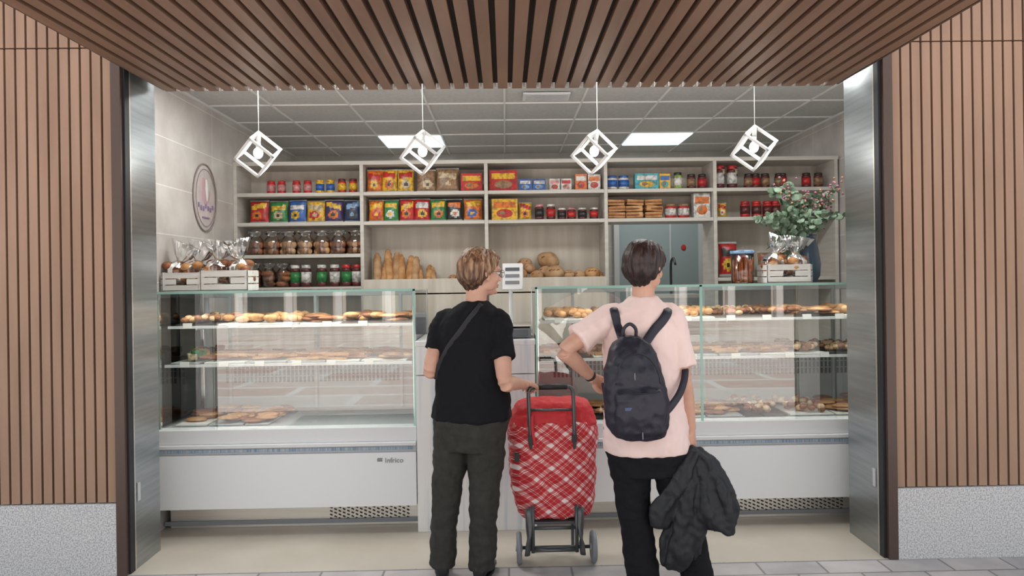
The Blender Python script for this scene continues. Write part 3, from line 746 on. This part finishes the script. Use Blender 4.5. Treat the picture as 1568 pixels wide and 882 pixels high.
def person(name,T,phi,headc,hphi,neckb,hips,knees,ankles,sh,el,wr,shirtm,pantm,hairm,hem,necktop,sleeve,sr,pr,hands,hairopt,foot,glasses,tilt=0,seed=0,shoem=None):
    cx=sum(a[0] for a in ankles)/2; cy=sum(a[1] for a in ankles)/2
    e=empty(name,(cx,cy,0)); f,r,u=frame(hphi,tilt)
    b=B(); torso(b,T,phi,-.022,hem+.02,necktop-.01,m_skin)
    b.tube([(T[3][1],T[3][2],hem+.12),(T[0][1],T[0][2],hem-.02)],[(.13,.09),(.11,.07)],m_skin,20,ref=(0,1,0))
    b.tube([V(neckb)-V((0,0,.05)),neckb,V(headc)-u*.03-f*.02],[(.07,.06),.054,.052],m_skin,16,ref=(0,1,0),n=4)
    head(b,headc,f,r,u)
    for i in (0,1):
        mid=V(sh[i]).lerp(V(el[i]),.45); m2=V(el[i]).lerp(V(wr[i]),.3)
        b.tube([sh[i],mid,el[i],m2,wr[i]],[.050,.045,.037,.037,.024],m_skin,16,n=4)
        km=V(knees[i]).lerp(V(ankles[i]),.35)-f*.01
        b.tube([hips[i],V(hips[i]).lerp(V(knees[i]),.5),knees[i],km,ankles[i]],[.078,.070,.052,.050,.033],m_skin,16,n=4)
        hd=hands[i]; hand(b,*hd)
        d=V((foot[i][0],foot[i][1],0)).normalized(); a=V(ankles[i])
        b.tube([a,a-V((0,0,.03))+d*.01,V((a.x,a.y,.035))+d*.10,V((a.x,a.y,.03))+d*.15],[.033,.034,.026,.018],m_skin,12,ref=(1,0,0))
    remesh(b,'body',m_skin,.0045,4,parent=e)
    faceparts(e,headc,f,r,u,glasses)
    hair(e,headc,f,r,u,hairm,**hairopt)
    b=B(); 
    torso(b,T,phi,0.0,hem,necktop,shirtm,mod=lambda z,an:1+.018*math.sin(an*7+z*4)*max(0,min(1,(hem+.25-z)/.25)))
    for i in (0,1):
        fr=sleeve[i]; end=V(sh[i]).lerp(V(el[i]),fr); mid=V(sh[i]).lerp(V(el[i]),fr*.5)
        inn=V(sh[i])+(V((T[5][1],T[5][2],sh[i][2]))-V(sh[i]))*.35
        b.tube([inn+V((0,0,.0)),sh[i],mid,end],[.058,sr[0],sr[1],sr[2]],shirtm,20,n=4)
    shirt=remesh(b,'tshirt',shirtm,.0065,6,disp=fold(.0085,7,5,seed),parent=e)
    b=B(); torso(b,T,phi,-.008,T[0][0]-.01,hem+.12,pantm)
    for i in (0,1):
        a=V(ankles[i]); kn=V(knees[i])
        b.tube([V(hips[i])+V((0,0,.04)),hips[i],V(hips[i]).lerp(kn,.5),kn,kn.lerp(a,.5),(a.x,a.y,.055)],[pr[0]*.8,pr[0],pr[1],pr[2],pr[3],pr[4]],pantm,24,n=5)
    pants=remesh(b,'trousers',pantm,.0065,6,disp=fold(.009,6,9,seed+5),parent=e)
    b=B()
    for i in (0,1): shoe(b,ankles[i],foot[i],shoem or m_black,m_black)
    b.done('shoes',e)
    return e,shirt,pants
def hairmat(name,ca,cb,cc,p=(.3,.5,.7)):
    m,nt,bs=newmat(name); tc=nt.nodes.new('ShaderNodeTexCoord'); mp=nt.nodes.new('ShaderNodeMapping'); mp.inputs['Scale'].default_value=(75,75,9)
    n=nt.nodes.new('ShaderNodeTexNoise'); n.inputs['Scale'].default_value=1; n.inputs['Detail'].default_value=3; n.inputs['Distortion'].default_value=.6
    r=nt.nodes.new('ShaderNodeValToRGB'); r.color_ramp.elements[0].position=p[0]; r.color_ramp.elements[0].color=c4(ca); r.color_ramp.elements[1].position=p[2]; r.color_ramp.elements[1].color=c4(cc)
    q=r.color_ramp.elements.new(p[1]); q.color=c4(cb)
    nt.links.new(tc.outputs['Object'],mp.inputs[0]); nt.links.new(mp.outputs[0],n.inputs[0]); nt.links.new(n.outputs[0],r.inputs[0])
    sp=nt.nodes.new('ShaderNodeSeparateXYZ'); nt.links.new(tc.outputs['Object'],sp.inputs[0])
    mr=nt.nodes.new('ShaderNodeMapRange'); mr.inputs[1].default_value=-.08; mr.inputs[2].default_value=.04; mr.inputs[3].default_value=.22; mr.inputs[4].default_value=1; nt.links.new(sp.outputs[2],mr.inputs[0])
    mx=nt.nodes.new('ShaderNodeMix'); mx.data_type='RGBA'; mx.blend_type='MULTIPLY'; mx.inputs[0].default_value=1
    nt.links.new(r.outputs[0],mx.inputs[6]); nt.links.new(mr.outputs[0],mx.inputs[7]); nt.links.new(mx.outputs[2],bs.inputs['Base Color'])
    bp=nt.nodes.new('ShaderNodeBump'); bp.inputs['Strength'].default_value=.7; bp.inputs['Distance'].default_value=.005; nt.links.new(n.outputs[0],bp.inputs['Height']); nt.links.new(bp.outputs[0],bs.inputs['Normal'])
    bs.inputs['Roughness'].default_value=.45
    return m
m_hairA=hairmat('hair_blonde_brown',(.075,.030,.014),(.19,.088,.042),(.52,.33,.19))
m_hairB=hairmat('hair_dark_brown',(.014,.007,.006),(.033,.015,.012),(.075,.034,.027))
m_blk=M('black_jersey',(.007,.007,.009),.85,bump=.2,bscale=(40,40,40),spec=.2)
m_strapA=M('black_strap',(.014,.014,.018),.7)
m_olive=M('olive_trouser',(.027,.026,.022),.8,col2=(.037,.035,.030),nscale=(30,30,30),bump=.2,bscale=(25,25,25),spec=.3)
m_pinks=M('pink_jersey',(.82,.62,.58),.8,col2=(.87,.68,.63),nscale=(6,6,6),bump=.15,bscale=(30,30,30),spec=.2)
m_blkp=M('black_trouser',(.009,.009,.012),.85,bump=.2,bscale=(25,25,25),spec=.2)
m_navy=M('navy_nylon',(.014,.013,.024),.5,bump=.3,bscale=(30,30,30))
m_shA=M('shoe_leather',(.012,.012,.014),.3)
TA=[(.66,-.185,3.72,.17,.12),(.72,-.182,3.72,.188,.14),(.80,-.178,3.72,.202,.152),(.90,-.172,3.72,.194,.146),(1.0,-.170,3.72,.182,.138),(1.1,-.170,3.725,.178,.136),(1.2,-.168,3.725,.178,.130),(1.28,-.165,3.72,.168,.112),(1.33,-.160,3.715,.138,.09),(1.365,-.152,3.715,.09,.068),(1.395,-.148,3.72,.056,.054)]
A,shA,paA=person('woman_in_black_tshirt',TA,20,(-.118,3.735,1.528),58,(-.147,3.72,1.38),
 [(-.265,3.745,.80),(-.095,3.70,.80)],[(-.305,3.75,.45),(-.118,3.70,.45)],[(-.335,3.745,.08),(-.135,3.70,.08)],
 [(-.308,3.772,1.285),(-.032,3.668,1.28)],[(-.378,3.70,1.05),(-.006,3.545,1.00)],[(-.335,3.90,.99),(.090,3.715,.965)],
 m_blk,m_olive,m_hairA,.80,1.385,(.62,.62),(.062,.061,.062),(.100,.092,.076,.068,.064),
 [((-.335,3.90,.99),(.6,.7,.0),(.5,-.6,-.3),-1),((.096,3.722,.966),(.22,.95,-.10),(0,0,-1),-1,(50,65,45))],
 dict(vol=1.11,nape=-.065),[(-.12,1),(.25,1)],True,tilt=4,seed=1,shoem=m_shA)
TB=[(.58,.66,3.5,.16,.12),(.64,.658,3.5,.190,.14),(.70,.654,3.5,.198,.148),(.80,.652,3.5,.197,.148),(.92,.650,3.5,.188,.14),(1.05,.645,3.5,.182,.138),(1.15,.643,3.505,.182,.134),(1.25,.642,3.505,.180,.122),(1.32,.642,3.5,.155,.100),(1.36,.645,3.495,.11,.08),(1.39,.648,3.495,.072,.064),(1.405,.65,3.495,.062,.058)]
Bp,shB,paB=person('woman_in_pink_tshirt',TB,4,(.665,3.50,1.542),38,(.652,3.495,1.38),
 [(.57,3.5,.80),(.745,3.5,.80)],[(.59,3.52,.45),(.805,3.50,.45)],[(.635,3.5,.08),(.895,3.5,.08)],
 [(.495,3.5,1.305),(.780,3.495,1.300)],[(.270,3.42,1.16),(.828,3.45,1.01)],[(.415,3.54,1.01),(.866,3.48,.775)],
 m_pinks,m_blkp,m_hairB,.675,1.402,(.70,.80),(.064,.066,.072),(.105,.098,.082,.076,.076),
 [((.415,3.54,1.01),(.45,.8,-.35),(.85,-.5,0),1),((.867,3.478,.768),(.04,.02,-1),(-.75,.6,0),-1,(40,55,40))],
 dict(vol=1.12,nape=-.066),[(-.1,1),(.2,1)],False,tilt=6,seed=9)
P=[surf([shA],x,z,.003) for x,z in ((-.118,1.375),(-.135,1.35),(-.165,1.315),(-.20,1.27),(-.235,1.225),(-.27,1.18),(-.30,1.13),(-.33,1.07),(-.345,1.0))]
b=B(); b.tube(P,[(.013,.003)]*len(P),m_strapA,8,ref=(0,-1,0),n=3); b.done('bag_strap',A)
b=B(); w=V((.400,3.527,1.025)); d=(V((.415,3.54,1.01))-V((.270,3.42,1.16))).normalized(); a=d.cross(V((0,0,1))).normalized(); c=d.cross(a)
b.tube([w+a*.027*math.cos(k*math.pi/8)+c*.025*math.sin(k*math.pi/8) for k in range(16)],[(.003,.008)]*16,m_black,8,ref=d,close=True); b.ell(w-V((.012,.024,-.004)),(.012,.006,.012),m_chrome); b.done('wristwatch',Bp)
# ------------------------------------------------------------------ backpack
e=empty('backpack',(.56,3.28,1.0)); b=B()
def sq(an,ex): 
    c_,s_=math.cos(an),math.sin(an); return (abs(c_)**ex)*(1 if c_>0 else -1),(abs(s_)**ex)*(1 if s_>0 else -1)
def bp_rings(data,cy,mat,b,n=32,ex=.7):
    R=[]
    for (z,cx,hw,y0,hd) in data: R.append([V((cx+sq(2*math.pi*k/n,ex)[0]*hw,y0+sq(2*math.pi*k/n,ex)[1]*hd,z)) for k in range(n)])
    b.loft(R,mat)
bp_rings([(.775,.590,.075,3.30,.03),(.785,.588,.11,3.29,.05),(.84,.578,.137,3.275,.072),(.92,.572,.142,3.27,.080),(1.0,.567,.138,3.275,.080),(1.08,.563,.125,3.285,.076),(1.15,.560,.107,3.30,.064),(1.20,.558,.082,3.315,.05),(1.23,.556,.04,3.325,.03)],0,m_navy,b)
bp_rings([(.80,.588,.085,3.225,.02),(.82,.585,.105,3.215,.04),(.90,.578,.110,3.205,.045),(.99,.572,.105,3.21,.04),(1.02,.570,.085,3.22,.02)],0,m_navy,b)
pk=remesh(b,'pack_body',m_navy,.006,4,disp=fold(.009,10,10,4),parent=e)
b=B()
P=[surf([pk],.572+.098*math.cos(t),1.03+.13*math.sin(t)*1.0,.001) for t in [math.pi*k/14 for k in range(15)]]
b.tube(P,.003,m_black,6,n=2)
P=[surf([pk],x,1.005-.01*math.cos((x-.572)*14),.001) for x in [.485+.0145*k for k in range(13)]]; b.tube(P,.003,m_black,6)
b.tube([(.53,3.33,1.21),(.528,3.32,1.26),(.556,3.315,1.285),(.584,3.32,1.26),(.582,3.33,1.21)],[(.008,.004)]*5,m_navy,8,n=4,ref=(0,1,0))
p=surf([pk],.52,.93,.003); b.obox(p,(.03,.004,.014),I3,M('tag_blue',(.04,.07,.17),.4))
for (x,z) in ((.58,.83),(.555,1.08)): 
    p=surf([pk],x,z,.004); b.tube([p,p-V((0,.004,.03))],.0025,m_grey,6)
def strap(pts,w=.020,th=.006,obs=(shB,)):
    P=[]
    for q in pts: P.append(V(q) if len(q)==3 else surf(obs,q[0],q[1],.006))
    b.tube(P,[(w,th)]*len(P),m_navy,10,ref=(0,-1,0),n=4)
strap([(.505,3.50,1.365),(.505,1.34),(.512,1.305),(.520,1.26),(.53,3.33,1.20)])
strap([(.755,3.50,1.360),(.75,1.335),(.72,1.295),(.675,1.25),(.63,3.335,1.20)],.022)
strap([(.82,3.50,1.12),(.828,3.42,1.06),(.79,3.345,.98),(.74,3.31,.92),(.69,3.30,.87)],.017)
strap([(.455,3.46,1.0),(.46,3.38,.92),(.49,3.33,.86)],.012)
b.done('straps',e)
# ------------------------------------------------------------------ jacket in hand
m_jack=M('black_jacket',(.009,.010,.014),.6,bump=.25,bscale=(20,20,20))
b=B(); rf=lambda n,ph,a:(lambda t,an:1+a*math.sin(n*an+ph+t*2)+a*.5*math.sin(2*n*an+t*7))
b.tube([(.905,3.46,.70),(.90,3.45,.64),(.895,3.44,.52),(.875,3.44,.40),(.84,3.44,.27),(.80,3.44,.17),(.79,3.44,.13)],[(.03,.035),(.055,.04),(.085,.055),(.105,.06),(.09,.06),(.065,.045),(.04,.025)],m_jack,40,ref=(0,1,0),n=5,mod=rf(6,0,.13))
b.tube([(.90,3.44,.68),(.955,3.42,.60),(1.00,3.41,.50),(1.03,3.41,.41),(1.035,3.41,.33)],[(.03,.03),(.05,.04),(.065,.05),(.06,.05),(.048,.04)],m_jack,30,ref=(0,1,0),n=5,mod=rf(5,1,.14))
b.tube([(.90,3.43,.68),(.85,3.42,.58),(.79,3.42,.48),(.75,3.42,.42),(.73,3.42,.34)],[(.025,.03),(.045,.04),(.05,.04),(.05,.035),(.035,.025)],m_jack,30,ref=(0,1,0),n=5,mod=rf(5,2,.14))
b.tube([(.93,3.40,.56),(.95,3.38,.45),(.97,3.375,.38),(1.03,3.38,.34),(1.06,3.40,.33)],[(.03,.02),(.055,.03),(.05,.035),(.035,.03),(.02,.02)],m_jack,24,ref=(0,1,0),n=5,mod=rf(4,2,.14))
b.tube([(.84,3.41,.30),(.83,3.40,.22),(.82,3.41,.15)],[(.05,.03),(.05,.03),(.03,.02)],m_jack,24,ref=(0,1,0),n=5,mod=rf(4,3,.14))
jo=remesh(b,'draped_jacket',m_jack,.006,3,disp=fold(.013,13,5,6))
jo.data.transform(Matrix.Translation((-.032,0,0)))
# ------------------------------------------------------------------ shopping trolley
def plaid():
    m,nt,bs=newmat('red_plaid'); tc=nt.nodes.new('ShaderNodeTexCoord'); sp=nt.nodes.new('ShaderNodeSeparateXYZ'); nt.links.new(tc.outputs['Object'],sp.inputs[0])
    def math_(op,a,b=None):
        n=nt.nodes.new('ShaderNodeMath'); n.operation=op
        for i,v in enumerate((a,b)):
            if v is None: continue
            if isinstance(v,(int,float)): n.inputs[i].default_value=v
            else: nt.links.new(v,n.inputs[i])
        return n.outputs[0]
    X=math_('ADD',sp.outputs[0],math_('MULTIPLY',sp.outputs[1],.8)); Z=math_('MULTIPLY',sp.outputs[2],1.30)
    p=math_('ADD',X,Z); q=math_('SUBTRACT',X,Z)
    def band(v,c,w):
        fr=math_('FRACT',math_('ADD',math_('DIVIDE',v,.150),20.0)); return math_('LESS_THAN',math_('ABSOLUTE',math_('SUBTRACT',fr,c)),w)
    def st(v): return math_('ADD',math_('MULTIPLY',band(v,.3,.12),.40),math_('ADD',math_('MULTIPLY',band(v,.60,.02),.42),math_('ADD',math_('MULTIPLY',band(v,.70,.02),.42),math_('MULTIPLY',band(v,.95,.015),.3))))
    s=math_('MINIMUM',math_('ADD',st(p),st(q)),1.0)
    r=nt.nodes.new('ShaderNodeValToRGB'); r.color_ramp.elements[0].color=(.46,.010,.018,1); r.color_ramp.elements[1].color=(.80,.68,.67,1); r.color_ramp.elements[1].position=.75
    k=r.color_ramp.elements.new(.40); k.color=(.58,.15,.15,1)
    nt.links.new(s,r.inputs[0]); nt.links.new(r.outputs[0],bs.inputs['Base Color']); bs.inputs['Roughness'].default_value=.65
    return m
m_plaid=plaid(); m_red=M('red_fabric',(.52,.018,.025),.6,bump=.2); m_tf=M('trolley_frame',(.10,.105,.11),.35,metal=.5)
e=empty('shopping_trolley',(.24,3.93,0)); b=B()
data=[(.245,.245,.165,3.925,.075),(.255,.245,.185,3.925,.095),(.32,.243,.205,3.93,.11),(.45,.241,.222,3.935,.125),(.60,.24,.232,3.94,.13),(.70,.24,.235,3.94,.13),(.745,.24,.228,3.94,.125)]
bp_rings(data,0,m_plaid,b,40,.6)
bag=remesh(b,'plaid_bag',m_plaid,.007,3,disp=fold(.011,8,8,2),parent=e)
b=B(); bp_rings([(.725,.24,.232,3.94,.128),(.77,.24,.222,3.94,.124),(.82,.243,.200,3.945,.110),(.845,.245,.18,3.95,.09),(.856,.245,.14,3.95,.06)],0,m_red,b,40,.6)
remesh(b,'red_flap',m_red,.007,3,disp=fold(.010,9,9,8),parent=e)
b=B(); yh=3.80
b.tube([(.122,yh+.03,.60),(.120,yh,.68),(.112,yh,.88),(.118,yh,.925),(.15,yh,.938),(.30,yh,.938),(.335,yh,.925),(.342,yh,.88),(.345,yh,.68),(.346,yh+.03,.60)],.010,m_tf,10,n=4,ref=(0,1,0))
b.tube([(.14,yh,.938),(.31,yh,.938)],.015,m_black,12)
b.cyl((.112,yh,.82),(.342,yh,.82),.007,m_tf)
for x in (.12,.344): b.box(x-.013,x+.013,yh-.012,yh+.02,.655,.69,m_black)
b.cyl((.055,3.885,.085),(.444,3.885,.085),.009,m_tf)
b.cyl((.125,yh,.215),(.35,yh,.215),.009,m_tf); b.cyl((.125,yh,.10),(.35,yh,.10),.009,m_tf)
for x in (.125,.35):
    b.cyl((x,yh,.33),(x,yh,.09),.010,m_tf)
    b.tube([(x,yh,.22),(x,3.86,.23),(x,4.02,.235),(x,4.04,.20),(x,4.04,.012)],.009,m_tf,8,n=3,ref=(1,0,0))
    b.cyl((x,yh,.10),(x,3.885,.085),.009,m_tf)
    b.tube([(x+(-.02 if x<.2 else .02),yh-.005,.32),(x+(-.02 if x<.2 else .02),yh-.02,.18),(x+(-.03 if x<.2 else .03),yh-.01,.08)],[(.018,.01)]*3,m_tf,8,n=3)
b.box(.12,.355,3.82,4.03,.228,.24,m_tf)
b.done('trolley_frame',e)
b=B()
for x in (.055,.444):
    R=[V((x,3.885+.070*math.cos(k*math.pi/16),.085+.070*math.sin(k*math.pi/16))) for k in range(32)]
    b.tube(R,[(.014,.0145)]*32,m_grey,10,ref=(1,0,0),close=True)
    b.cyl((x-.01,3.885,.085),(x+.01,3.885,.085),.058,m_tf,seg=20); b.cyl((x-.018,3.885,.085),(x+.018,3.885,.085),.018,m_lgrey,seg=14)
b.done('trolley_wheels',e)
b=B(); b.tube([(.13,3.79,.80),(.128,3.785,.74),(.135,3.785,.68),(.145,3.78,.63)],[(.008,.003)]*4,m_red,8,n=3,ref=(0,1,0))
b.box(.035,.06,3.79,3.81,.56,.60,m_black); b.done('drawstring',e)
# ------------------------------------------------------------------ light
w=bpy.data.worlds.new('World'); scene.world=w; w.use_nodes=True; bg=w.node_tree.nodes['Background']
bg.inputs[0].default_value=(.86,.92,1.0,1); bg.inputs[1].default_value=1.2
S=bpy.data.lights.new('sun','SUN'); S.energy=8.0; S.angle=.01; S.color=(1,.96,.91)
so=bpy.data.objects.new('sun',S); scene.collection.objects.link(so)
d=-V((.12,.46,.88)).normalized(); so.rotation_euler=d.to_track_quat('-Z','Y').to_euler()
scene.view_settings.view_transform='Standard'; scene.view_settings.look='None'; scene.view_settings.exposure=0.08
